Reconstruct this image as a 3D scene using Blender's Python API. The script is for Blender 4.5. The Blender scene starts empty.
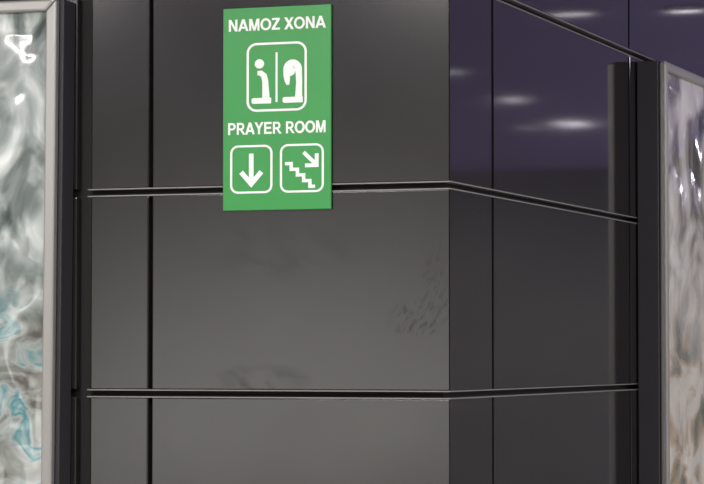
import bpy, bmesh, math, random
from mathutils import Vector, Matrix, noise
random.seed(4)
S = bpy.context.scene
S.view_settings.view_transform = 'Standard'
COL = S.collection

# ------------------------------------------------------------------ helpers
def link(o, parent=None):
    COL.objects.link(o)
    if parent: o.parent = parent
    return o
def obj_from_bm(name, bm, mats, parent=None, smooth=False):
    bmesh.ops.recalc_face_normals(bm, faces=bm.faces[:])
    me = bpy.data.meshes.new(name); bm.to_mesh(me); bm.free()
    for m in (mats if isinstance(mats, (list, tuple)) else [mats]): me.materials.append(m)
    if smooth:
        for p in me.polygons: p.use_smooth = True
    return link(bpy.data.objects.new(name, me), parent)
def prism(bm, pts, z0, z1, mi=0):
    a = [bm.verts.new((x, y, z0)) for x, y in pts]
    b = [bm.verts.new((x, y, z1)) for x, y in pts]
    n = len(pts)
    fs = [bm.faces.new(a[::-1]), bm.faces.new(b)]
    for i in range(n):
        fs.append(bm.faces.new((a[i], a[(i+1) % n], b[(i+1) % n], b[i])))
    for f in fs: f.material_index = mi
def box(bm, x0, x1, y0, y1, z0, z1, mi=0):
    prism(bm, [(x0, y0), (x1, y0), (x1, y1), (x0, y1)], z0, z1, mi)
def bevel(o, w, seg=2):
    m = o.modifiers.new('bevel', 'BEVEL'); m.width = w; m.segments = seg
    m.limit_method = 'ANGLE'; m.angle_limit = math.radians(40)
def empty(name, loc=(0, 0, 0)):
    e = bpy.data.objects.new(name, None); e.location = loc; e.empty_display_size = .1
    return link(e)
def tag(o, label, cat, group=None):
    o['label'] = label; o['category'] = cat
    if group: o['group'] = group

def mat(name, color, rough=.5, metal=0., spec=.5, coat=0., emis=None, es=0.):
    m = bpy.data.materials.new(name); m.use_nodes = True
    p = m.node_tree.nodes['Principled BSDF']
    p.inputs['Base Color'].default_value = (*color, 1)
    p.inputs['Roughness'].default_value = rough
    p.inputs['Metallic'].default_value = metal
    p.inputs['Specular IOR Level'].default_value = spec
    p.inputs['Coat Weight'].default_value = coat
    if emis:
        p.inputs['Emission Color'].default_value = (*emis, 1); p.inputs['Emission Strength'].default_value = es
    return m
class NT:
    def __init__(s, m): s.t = m.node_tree; s.p = s.t.nodes['Principled BSDF']
    def n(s, typ, **kw):
        nd = s.t.nodes.new(typ)
        for k, v in kw.items(): setattr(nd, k, v)
        return nd
    def l(s, a, b): s.t.links.new(a, b)
    def noise(s, vec, scale, detail=3, rough=.5, dist=0.):
        nd = s.n('ShaderNodeTexNoise'); nd.inputs['Scale'].default_value = scale
        nd.inputs['Detail'].default_value = detail; nd.inputs['Roughness'].default_value = rough
        nd.inputs['Distortion'].default_value = dist
        s.l(vec, nd.inputs['Vector']); return nd.outputs['Fac']
    def ramp(s, fac, stops, interp='LINEAR'):
        nd = s.n('ShaderNodeValToRGB'); cr = nd.color_ramp; cr.interpolation = interp
        while len(cr.elements) < len(stops): cr.elements.new(.5)
        for e, (p, c) in zip(cr.elements, stops):
            e.position = p; e.color = (*(c if isinstance(c, tuple) else (c, c, c)), 1)
        s.l(fac, nd.inputs['Fac']); return nd.outputs['Color']
    def mapping(s, scale=(1, 1, 1), loc=(0, 0, 0), rot=None):
        tc = s.n('ShaderNodeTexCoord'); v = tc.outputs['Object']
        if rot:   # rotate first, then stretch
            m0 = s.n('ShaderNodeMapping'); m0.inputs['Rotation'].default_value = rot
            s.l(v, m0.inputs['Vector']); v = m0.outputs['Vector']
        mp = s.n('ShaderNodeMapping')
        mp.inputs['Scale'].default_value = scale; mp.inputs['Location'].default_value = loc
        s.l(v, mp.inputs['Vector']); return mp.outputs['Vector']
    def math(s, op, a, b=0., clamp=False):
        nd = s.n('ShaderNodeMath', operation=op); nd.use_clamp = clamp
        for i, v in enumerate((a, b)):
            if isinstance(v, (int, float)): nd.inputs[i].default_value = v
            else: s.l(v, nd.inputs[i])
        return nd.outputs[0]
    def mix(s, fac, a, b, blend='MIX'):
        nd = s.n('ShaderNodeMix', data_type='RGBA', blend_type=blend)
        for i, v in ((0, fac), (6, a), (7, b)):
            if isinstance(v, (int, float)): nd.inputs[i].default_value = v
            elif isinstance(v, tuple): nd.inputs[i].default_value = (*v, 1)
            else: s.l(v, nd.inputs[i])
        return nd.outputs[2]
    def bump(s, h, strength, dist=.01):
        nd = s.n('ShaderNodeBump'); nd.inputs['Strength'].default_value = strength
        nd.inputs['Distance'].default_value = dist
        s.l(h, nd.inputs['Height']); s.l(nd.outputs['Normal'], s.p.inputs['Normal'])

# ------------------------------------------------------------------ materials
def panel_mat(name, base, r0, r1, scuffs, spec):
    m = mat(name, base, .35, 0.0, spec); t = NT(m)
    v = t.mapping()
    big = t.noise(v, 1.6, 2)
    c = t.mix(big, tuple(x*.8 for x in base), tuple(x*1.2 for x in base))
    rr = t.n('ShaderNodeMapRange'); rr.inputs['To Min'].default_value = r0; rr.inputs['To Max'].default_value = r1
    t.l(t.noise(v, 3, 2, .5), rr.inputs['Value']); rough = rr.outputs[0]
    if scuffs:
        tc = t.n('ShaderNodeTexCoord'); sp = t.n('ShaderNodeSeparateXYZ'); t.l(tc.outputs['Object'], sp.inputs[0])
        def blob(x, z, rx, rz):
            dx = t.math('DIVIDE', t.math('SUBTRACT', sp.outputs[0], x), rx)
            dz = t.math('DIVIDE', t.math('SUBTRACT', sp.outputs[2], z), rz)
            d = t.math('ADD', t.math('MULTIPLY', dx, dx), t.math('MULTIPLY', dz, dz))
            return t.math('MULTIPLY', t.math('SUBTRACT', 1.0, d, True), 1.4, True)
        st = t.ramp(t.noise(t.mapping((58, 1, 24), rot=(0, -.6, 0)), 1.5, 5, .65), [(.50, 0.), (.64, 1.)])
        f = t.math('MULTIPLY', t.math('ADD', blob(-.10, 1.70, .09, .06), blob(-.035, 1.80, .06, .15), True), st)
        f = t.math('MULTIPLY', f, .70)
        sm = t.ramp(t.noise(t.mapping((5, 1, 13), loc=(3, 1, 2), rot=(0, -.5, 0)), 2.4, 6, .65), [(.44, 0.), (.66, 1.)])
        f2 = t.math('ADD', blob(-.52, 1.93, .34, .14), blob(-.56, 1.53, .16, .05), True)
        f = t.math('ADD', f, t.math('MULTIPLY', t.math('MULTIPLY', f2, sm), .45), True)
        c = t.mix(f, c, tuple(x*.3 for x in base))
        rough = t.math('ADD', rough, t.math('MULTIPLY', f, .13))
    t.l(c, t.p.inputs['Base Color']); t.l(rough, t.p.inputs['Roughness'])
    return m
M_front = panel_mat('satin_panel', (.0150, .0138, .0124), .15, .19, True, .72)
M_side = panel_mat('glossy_panel', (.0115, .0104, .0106), .055, .075, False, .43)
M_core = mat('dark_recess', (.006, .006, .006), .7)
M_trim = mat('grey_rail', (.23, .22, .21), .4, .2)
M_case = mat('case_dark', (.034, .032, .036), .5)
M_alu = mat('brushed_aluminium', (.38, .375, .35), .38, .5)
t = NT(M_alu); t.bump(t.noise(t.mapping((90, 90, 3)), 3, 2), .05, .002)
M_green = mat('sign_green', (.022, .27, .062), .42)
t = NT(M_green); t.l(t.mix(t.noise(t.mapping(), 9, 4), (.028, .275, .052), (.036, .31, .066)), t.p.inputs['Base Color'])
M_white = mat('sign_white', (.86, .88, .83), .5)

# ------------------------------------------------------------------ cladding walls
ZC = 3.6
seams = [.334, .912, 1.490, 2.068, 2.646, 3.224]
HG = .0112
rows = []
z = 0.0
for s in seams + [ZC + HG]:
    rows.append((z, s - HG)); z = s + HG
T = .03; G = .0058
bm = bmesh.new()
cols = [(-3.6, -2.81), (-2.798, -1.99), (-1.978, -1.135), (-1.090, -.902 - G), (-.902 + G, 0.0)]  # wide gap beside the left case: seam plus its shadow built as a recess
for z0, z1 in rows:
    for x0, x1 in cols:
        if x1 == 0.0: prism(bm, [(x0, 0), (0, 0), (-T, T), (x0, T)], z0, z1)
        else: box(bm, x0, x1, 0, T, z0, z1)
w = obj_from_bm('wall_front', bm, M_front); bevel(w, .004, 3); w['kind'] = 'structure'
bm = bmesh.new()
ce = [0, .403, 2.014, 3.62, 5.23, 6.2]; GS = .010
for z0, z1 in rows:
    for i in range(5):
        y0 = ce[i] + (GS if i else 0); y1 = ce[i+1] - (GS if i < 4 else 0)
        if y0 == 0: prism(bm, [(0, 0), (0, y1), (-T, y1), (-T, T)], z0, z1)
        else: box(bm, -T, 0, y0, y1, z0, z1)
w = obj_from_bm('wall_side', bm, M_side); bevel(w, .0022); w['kind'] = 'structure'
bm = bmesh.new(); box(bm, -3.6, -T - .001, T + .001, 6.2, 0, ZC)
w = obj_from_bm('wall_inner', bm, M_core); w['kind'] = 'structure'
for i, s in enumerate(seams):
    bm = bmesh.new()
    for z0, z1, o in ((s - HG - .0005, s - HG + .0030, -.0015), (s + HG - .0030, s + HG + .0003, -.0005)):
        prism(bm, [(-1.10, o), (-o, o), (-o, 6.2), (-.024, 6.2), (-.024, .024), (-1.10, .024)], z0, z1)
    w = obj_from_bm('trim_%d' % (i+1), bm, M_trim); w['kind'] = 'structure'

# ------------------------------------------------------------------ floor, ceiling, far walls
M_floor = mat('polished_floor', (.42, .40, .37), .22); t = NT(M_floor)
br = t.n('ShaderNodeTexBrick'); br.offset = 0
br.inputs['Scale'].default_value = 1.0; br.inputs['Brick Width'].default_value = .6; br.inputs['Row Height'].default_value = .6
br.inputs['Mortar Size'].default_value = .004
br.inputs['Color1'].default_value = (.44, .43, .41, 1); br.inputs['Color2'].default_value = (.40, .39, .37, 1); br.inputs['Mortar'].default_value = (.2, .19, .18, 1)
t.l(t.mapping(), br.inputs['Vector']); t.l(br.outputs['Color'], t.p.inputs['Base Color'])
M_ceil = mat('violet_fill_glow_ceiling', (.14, .12, .2), .6, emis=(.42, .33, .72), es=.21)  # glow added to the ceiling to tint the side wall's reflections violet
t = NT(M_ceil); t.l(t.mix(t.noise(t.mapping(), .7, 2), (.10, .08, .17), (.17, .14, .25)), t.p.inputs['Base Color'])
M_wall = mat('hall_wall', (.3, .3, .31), .6)
t = NT(M_wall); t.l(t.mix(t.noise(t.mapping(), .9, 2), (.17, .165, .17), (.29, .28, .28)), t.p.inputs['Base Color'])
bm = bmesh.new(); box(bm, -8, 10, -22, 21, -.1, 0); o = obj_from_bm('floor', bm, M_floor); o['kind'] = 'structure'
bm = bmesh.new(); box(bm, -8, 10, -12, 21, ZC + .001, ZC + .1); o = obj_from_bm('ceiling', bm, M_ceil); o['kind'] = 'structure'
bm = bmesh.new(); box(bm, -8, 10, 21, 21.1, -.1, ZC + .1); o = obj_from_bm('wall_back', bm, M_wall); o['kind'] = 'structure'

# ------------------------------------------------------------------ ceiling lamps and added fill lamps
M_house = mat('lamp_housing', (.3, .3, .3), .4)
M_dif = mat('lamp_diffuser', (.9, .9, .9), .5, emis=(.95, .9, 1.0), es=5.2)
M_fill = mat('fill_lamp_diffuser', (.9, .9, .9), .5, emis=(1, .97, .9), es=3)
def lamp(x, y, lx, ly, m, power=0, col=(1, .96, .91)):
    e = empty('ceiling_or_fill_lamp', (x, y, ZC))
    tag(e, 'rectangular white ceiling or added fill lamp with glowing diffuser', 'lamp', 'ceiling lamps of the hall')
    bm = bmesh.new(); w = .02
    for a in ((-lx/2-w, -lx/2, -ly/2-w, ly/2+w), (lx/2, lx/2+w, -ly/2-w, ly/2+w), (-lx/2, lx/2, -ly/2-w, -ly/2), (-lx/2, lx/2, ly/2, ly/2+w)):
        box(bm, *a, -.03, 0)
    obj_from_bm('housing', bm, M_house, e)
    bm = bmesh.new(); box(bm, -lx/2, lx/2, -ly/2, ly/2, -.022, -.004)
    obj_from_bm('diffuser', bm, m, e)
    if power:
        L = bpy.data.lights.new('fill_light', 'AREA'); L.shape = 'RECTANGLE'; L.size = lx; L.size_y = ly; L.energy = power; L.color = col
        lo = bpy.data.objects.new('fill_light', L); lo.location = (0, 0, -.035); link(lo, e)
for x, y, lx, ly in ((3.85, 15.3, .22, .55), (3.69, 13.0, .13, .35), (4.34, 15.6, .07, .22), (3.5, 10.9, .09, .2), (1.87, 8.06, .24, .12), (1.21, 8.15, .18, .12)):
    lamp(x, y, lx, ly, M_dif)
for x, y in ((-4, -2.6), (-1.2, -2.6), (1.8, -2.6), (-4, -4.8), (-1.2, -4.8), (1.8, -4.8)):  # unseen fill lamps, added to light the front wall and sign
    lamp(x, y, 1.2, .5, M_fill, 78)
for x, y in ((4.6, -1.5), (4.6, 3.5), (7.5, 1.0), (7.5, 6.0)):  # unseen fill lamps, added to light the right poster and side wall
    lamp(x, y, .6, 1.2, M_fill, 115, (1, .97, .93))
for x, y in ((7.5, 18.0), (-3, 18.0), (2.0, 18.5)):  # unseen fill lamps, added to brighten the back wall mirrored in the side panels
    lamp(x, y, .3, .6, M_fill, 115, (1, .97, .95))

# ------------------------------------------------------------------ sign
SX0, SZ1 = -.673, 2.583
fx, fz = .327/108, .575/204
sign = empty('wayfinding_sign', (SX0 + .327/2, 0, SZ1 - .575))
tag(sign, 'green prayer room sign with white figures, arrows and lettering', 'sign')
def P(u, v): return ((u - 54)*fx, (204 - v)*fz)
BT = .010
bm = bmesh.new(); box(bm, -.1635, .1635, -BT, -.0017, 0, .575, 0)
b = obj_from_bm('board', bm, [M_green], sign); bevel(b, .0012, 1)
Y0 = -BT + .0002; CNT = [0]
def nextdepth():
    CNT[0] += 1
    return -BT - .0006 - (CNT[0] % 12)*.00004
def flat(bm, pts, y1=None):
    if y1 is None: y1 = nextdepth()
    q = [P(*p) for p in pts]
    a = [bm.verts.new((x, Y0, z)) for x, z in q]; c = [bm.verts.new((x, y1, z)) for x, z in q]
    n = len(q); bm.faces.new(a); bm.faces.new(c[::-1])
    for i in range(n): bm.faces.new((a[i], c[i], c[(i+1) % n], a[(i+1) % n]))
def stroke(bm, pts, w, closed=False):
    n = len(pts); L, R = [], []
    for i in range(n):
        p = Vector(pts[i])
        a = Vector(pts[i-1]) if (i or closed) else None
        c = Vector(pts[(i+1) % n]) if (i < n-1 or closed) else None
        d1 = (p - a).normalized() if a is not None else (c - p).normalized()
        d2 = (c - p).normalized() if c is not None else d1
        td = (d1 + d2).normalized(); nr = Vector((-td.y, td.x))
        ww = w[i] if isinstance(w, (list, tuple)) else w
        k = ww/2/max(.5, nr.dot(Vector((-d1.y, d1.x))))
        L.append(p + nr*k); R.append(p - nr*k)
    y1 = nextdepth()
    def vs(q, y): return [bm.verts.new((P(*p)[0], y, P(*p)[1])) for p in q]
    Lf, Rf, Lb, Rb = vs(L, y1), vs(R, y1), vs(L, Y0), vs(R, Y0)
    for i in range(n if closed else n-1):
        j = (i+1) % n
        bm.faces.new((Lf[i], Lf[j], Rf[j], Rf[i])); bm.faces.new((Lb[i], Rb[i], Rb[j], Lb[j]))
        bm.faces.new((Lf[i], Lb[i], Lb[j], Lf[j])); bm.faces.new((Rf[i], Rf[j], Rb[j], Rb[i]))
    if not closed:
        for i in (0, n-1): bm.faces.new((Lf[i], Rf[i], Rb[i], Lb[i]))
def rrect(bm, x0, y0, x1, y1, r, w):
    pts = []
    for cx, cy, a0 in ((x1-r, y0+r, -90), (x1-r, y1-r, 0), (x0+r, y1-r, 90), (x0+r, y0+r, 180)):
        for k in range(7):
            a = math.radians(a0 + k*15); pts.append((cx + r*math.cos(a), cy + r*math.sin(a)))
    stroke(bm, pts, w, True)
def disc(bm, cx, cy, r):
    flat(bm, [(cx + r*math.cos(k*math.pi/12), cy + r*math.sin(k*math.pi/12)) for k in range(24)])
def rc(x0, x1, y0, y1): return [(x0, y0), (x1, y0), (x1, y1), (x0, y1)]
bowl = [(.2, .91), (.55, .91)] + [(.56 + .22*math.sin(a), .685 + .225*math.cos(a)) for a in [math.radians(15*k) for k in range(1, 12)]] + [(.55, .46), (.2, .46)]
ring = [(.545 + .415*math.cos(2*math.pi*k/36), .5 + .42*math.sin(2*math.pi*k/36)) for k in range(36)]
GL = {
 'N': (1.0, [rc(.08, .29, 0, 1), rc(.71, .92, 0, 1), [(.08, 1), (.31, 1), (.92, 0), (.69, 0)]]),
 'A': (1.0, [[(-.01, 0), (.22, 0), (.62, 1), (.38, 1)], [(1.01, 0), (.78, 0), (.38, 1), (.62, 1)], rc(.24, .76, .21, .38)]),
 'M': (1.16, [rc(.08, .275, 0, 1), rc(.885, 1.08, 0, 1), [(.08, 1), (.35, 1), (.67, 0), (.49, 0)], [(1.08, 1), (.81, 1), (.49, 0), (.67, 0)]]),
 'O': (1.09, [('c', ring, .20)]),
 'Z': (.85, [rc(.05, .81, .82, 1), rc(.03, .83, 0, .18), [(.53, .86), (.81, .84), (.31, .15), (.03, .16)]]),
 'X': (.93, [[(.0, 1), (.27, 1), (.93, 0), (.66, 0)], [(.92, 1), (.66, 1), (.0, 0), (.27, 0)]]),
 'P': (.93, [rc(.09, .30, 0, 1), ('o', bowl, .18)]),
 'R': (1.0, [rc(.09, .30, 0, 1), ('o', bowl, .18), [(.41, .42), (.65, .42), (1.01, 0), (.76, 0)]]),
 'Y': (.93, [rc(.36, .57, 0, .43), [(-.01, 1), (.24, 1), (.57, .43), (.36, .43)], [(.94, 1), (.69, 1), (.36, .43), (.57, .43)]]),
 'E': (.93, [rc(.09, .30, 0, 1), rc(.1, .87, .82, 1), rc(.1, .88, 0, .18), rc(.1, .82, .42, .60)]),
 ' ': (.39, [])}
def lettering(s, u0, vbase, wpx, h):
    tot = sum(GL[c][0] for c in s); k = wpx/tot
    bm = bmesh.new(); x = u0
    for c in s:
        wd, parts = GL[c]
        for p in parts:
            f = lambda q: [(x + a*k, vbase - b*h) for a, b in q]
            if isinstance(p, tuple): stroke(bm, f(p[1]), p[2]*(k+h)/2, p[0] == 'c')
            else: flat(bm, f(p))
        x += wd*k
    obj_from_bm('lettering', bm, M_white, sign)
lettering('NAMOZ XONA', 5, 23.4, 98, 12)
lettering('PRAYER ROOM', 4.5, 127.7, 99, 12)
bm = bmesh.new()
rrect(bm, 25, 37, 83, 104, 9, 2.3)
stroke(bm, [(54, 46), (54, 96)], 2.0)
disc(bm, 36.8, 57, 4.7)
stroke(bm, [(34.8, 66.3), (38.2, 66.4), (41.3, 69.0), (42.6, 74), (43.0, 82), (43.4, 94)], [4.2, 5.2, 5.8, 6.0, 6.4, 7.6])
stroke(bm, [(29, 94.2), (30.5, 94.2), (48.5, 94.2)], [4.0, 5.8, 5.8])
# bowed veiled figure: rounded head with tapering chin, narrow curved back
hook = [(65.4, 79), (64.6, 74.5), (64.2, 69)] + [(70.0 - 5.9*math.cos(math.radians(a)), 64.0 - 6.8*math.sin(math.radians(a))) for a in range(10, 180, 14)] + [(76.2, 68), (76.6, 77), (76.2, 86), (76.0, 94)]
wid = [3.0, 5.4, 6.6] + [6.8]*13 + [6.2, 6.0, 6.4, 7.4]
stroke(bm, hook, wid)
disc(bm, 67.3, 65.2, 5.2)
stroke(bm, [(60.2, 94.2), (61.7, 94.2), (80.2, 94.2)], [4.0, 5.8, 5.8])
obj_from_bm('prayer_pictogram', bm, M_white, sign)
bm = bmesh.new()
rrect(bm, 8.5, 139.5, 49, 186, 7, 2.1)
stroke(bm, [(28.7, 147), (28.7, 176)], 4.6)
stroke(bm, [(18.5, 165.5), (28.7, 177.5), (38.9, 165.5)], 4.8)
obj_from_bm('arrow_pictogram', bm, M_white, sign)
bm = bmesh.new()
rrect(bm, 58.5, 139.5, 100, 186, 7, 2.1)
st = [(62.5, 158)]; x, y = 62.5, 158
for k in range(4):
    x += 6.2; st.append((x, y)); y += 5.8; st.append((x, y))
x += 5; st.append((x, y))
stroke(bm, st, 3.3)
stroke(bm, [(81, 147), (93, 159)], 3.8)
stroke(bm, [(94.0, 148.5), (94.0, 160.2), (82.5, 160.2)], 3.8)
obj_from_bm('stairs_pictogram', bm, M_white, sign)

# ------------------------------------------------------------------ poster displays
def poster_mat(name, kind):
    m = mat(name, (.4, .4, .4), .10, 0, .6, coat=.35); t = NT(m)
    tc = t.n('ShaderNodeTexCoord'); sp = t.n('ShaderNodeSeparateXYZ'); t.l(tc.outputs['Object'], sp.inputs[0])
    if kind == 0:
        n1 = t.noise(t.mapping((1.7, 1, 1.2), loc=(1.3, 0, .4)), 3.4, 3, .5, 1.2)
        c = t.ramp(n1, [(.32, (.05, .065, .058)), (.44, (.17, .20, .185)), (.54, (.33, .37, .345)), (.66, (.62, .66, .63))])
        zz = t.math('ADD', sp.outputs[2], t.math('MULTIPLY', n1, .35))
        mask = t.ramp(t.math('MULTIPLY', zz, .5), [(.50, .85), (.64, .0)])
        n2 = t.noise(t.mapping((2.2, 1, 3.4), loc=(7, 2, 4)), 3.4, 3, .5, 1.0)
        c2 = t.ramp(n2, [(.34, (.09, .08, .065)), (.46, (.26, .28, .25)), (.53, (.36, .40, .38)), (.60, (.07, .24, .26)), (.72, (.40, .50, .50))])
        c = t.mix(mask, c, c2)
    else:
        n1 = t.noise(t.mapping((1, .42, 1.0), loc=(0, 2.3, 1.4)), 3.4, 3, .5, .9)
        c = t.ramp(n1, [(.34, (.07, .065, .06)), (.43, (.30, .275, .25)), (.50, (.56, .53, .48)), (.62, (.84, .82, .76))])
        n2 = t.noise(t.mapping((1, .5, 1.6), loc=(0, 4, 9)), 3.2, 3, .5, .9)
        c2 = t.ramp(n2, [(.34, (.05, .045, .03)), (.43, (.20, .21, .13)), (.50, (.48, .36, .23)), (.60, (.76, .72, .62))])
        mask = t.ramp(t.math('MULTIPLY', t.math('ADD', sp.outputs[2], t.math('MULTIPLY', n1, .3)), .5), [(.46, .9), (.66, 0.)])
        c = t.mix(mask, c, c2)
    t.l(c, t.p.inputs['Base Color'])
    return m
def display(origin, rot, width, kind, label):
    H = 1.87; e = empty('poster_display', origin); e.rotation_euler = rot
    tag(e, label, 'poster frame')
    bm = bmesh.new(); box(bm, 0, width, -.078, -.0022, 0, H)
    o = obj_from_bm('case', bm, M_case, e); bevel(o, .003)
    I = .012
    bm = bmesh.new(); F = .034; ya, yb = -.105, -.0785; a0, a1, h0, h1 = I, width - I, 0.0, H
    def bar(p):
        a = [bm.verts.new((x, ya, z)) for x, z in p]; c = [bm.verts.new((x, yb, z)) for x, z in p]
        bm.faces.new(a); bm.faces.new(c[::-1])
        for i in range(4): bm.faces.new((a[i], c[i], c[(i+1) % 4], a[(i+1) % 4]))
    bar([(a0, h0), (a1, h0), (a1-F, h0+F), (a0+F, h0+F)]); bar([(a0, h1), (a0+F, h1-F), (a1-F, h1-F), (a1, h1)])
    bar([(a0, h0), (a0+F, h0+F), (a0+F, h1-F), (a0, h1)]); bar([(a1, h0), (a1, h1), (a1-F, h1-F), (a1-F, h0+F)])
    o = obj_from_bm('frame', bm, M_alu, e); bevel(o, .007, 3); o['label'] = 'brushed silver snap frame'
    bm = bmesh.new(); nx, nz = 120, 190; B = I + F; W = width - 2*B
    g = []
    def ridge(v): return 1 - abs(noise.noise(v))*2
    q = 1.0 if kind == 0 else .6
    for j in range(nz+1):
        r = []
        for i in range(nx+1):
            x = B + W*i/nx; z = F + (H-2*F)*j/nz
            k = min(1, min(i, nx-i)/6, min(j, nz-j)/6)
            d = noise.noise(Vector((x*4.2*q + kind*9, 0, z*2.6*q)))*.006 + (ridge(Vector((x*6*q+z*2, 3+kind, z*4.5*q)))-.6)*.0060 + (ridge(Vector((x*9*q-z*4, 8+kind, z*7*q)))-.6)*.0024
            r.append(bm.verts.new((x, -.088 + d*k, z)))
        g.append(r)
    for j in range(nz):
        for i in range(nx): bm.faces.new((g[j][i], g[j][i+1], g[j+1][i+1], g[j+1][i]))
    o = obj_from_bm('poster_sheet', bm, poster_mat('poster_print_%s' % 'ab'[kind], kind), e, True)
    o['label'] = 'rippled glossy printed poster under clear film'
display((-1.14 - 1.2 - .014, 0, 2.625 - 1.87 + .006), (0, .007, 0), 1.2, 0, 'silver-framed poster box with rippled grey and teal glossy poster')
display((0, 2.113, 2.625 - 1.87), (0, 0, math.pi/2), 1.3, 1, 'silver-framed poster box with rippled cream and brown glossy poster')

# ------------------------------------------------------------------ world
W = bpy.data.worlds.new('hall_surroundings_hotspot'); S.world = W; W.use_nodes = True
nt = W.node_tree; bg = nt.nodes['Background']
N = nt.nodes.new; L = nt.links.new
tc = N('ShaderNodeTexCoord'); sp = N('ShaderNodeSeparateXYZ'); cr = N('ShaderNodeValToRGB')
mr = N('ShaderNodeMapRange'); mr.inputs['From Min'].default_value = -1; mr.inputs['From Max'].default_value = 1
L(tc.outputs['Generated'], sp.inputs[0]); L(sp.outputs[2], mr.inputs['Value'])
L(mr.outputs[0], cr.inputs['Fac'])
els = cr.color_ramp.elements
els[0].position = .47; els[0].color = (.58, .56, .53, 1)
els[1].position = .53; els[1].color = (.08, .08, .09, 1)
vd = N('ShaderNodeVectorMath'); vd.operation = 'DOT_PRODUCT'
dv = Vector((-.355, -.935, -.075)).normalized(); vd.inputs[1].default_value = dv  # added bright spot, aimed to reflect as a low glow on the front panels
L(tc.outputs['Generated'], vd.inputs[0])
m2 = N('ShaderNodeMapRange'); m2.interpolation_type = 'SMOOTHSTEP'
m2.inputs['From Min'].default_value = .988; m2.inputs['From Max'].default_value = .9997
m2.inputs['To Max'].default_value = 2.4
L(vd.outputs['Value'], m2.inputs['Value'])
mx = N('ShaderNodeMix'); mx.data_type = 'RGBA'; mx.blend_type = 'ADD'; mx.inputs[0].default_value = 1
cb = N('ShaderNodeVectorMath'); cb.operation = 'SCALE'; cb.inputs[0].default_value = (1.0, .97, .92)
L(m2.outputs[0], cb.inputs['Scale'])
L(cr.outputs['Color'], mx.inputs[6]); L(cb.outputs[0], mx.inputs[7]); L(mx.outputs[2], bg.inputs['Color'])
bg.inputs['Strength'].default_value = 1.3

# ------------------------------------------------------------------ camera
cam = bpy.data.cameras.new('camera'); co = bpy.data.objects.new('camera', cam); COL.objects.link(co)
cam.sensor_width = 36; cam.lens = 36*2713/704
co.location = (2.298, -7.102, 1.6)
co.rotation_euler = (math.radians(90 + 2.385), 0, math.radians(20.0))
S.camera = co
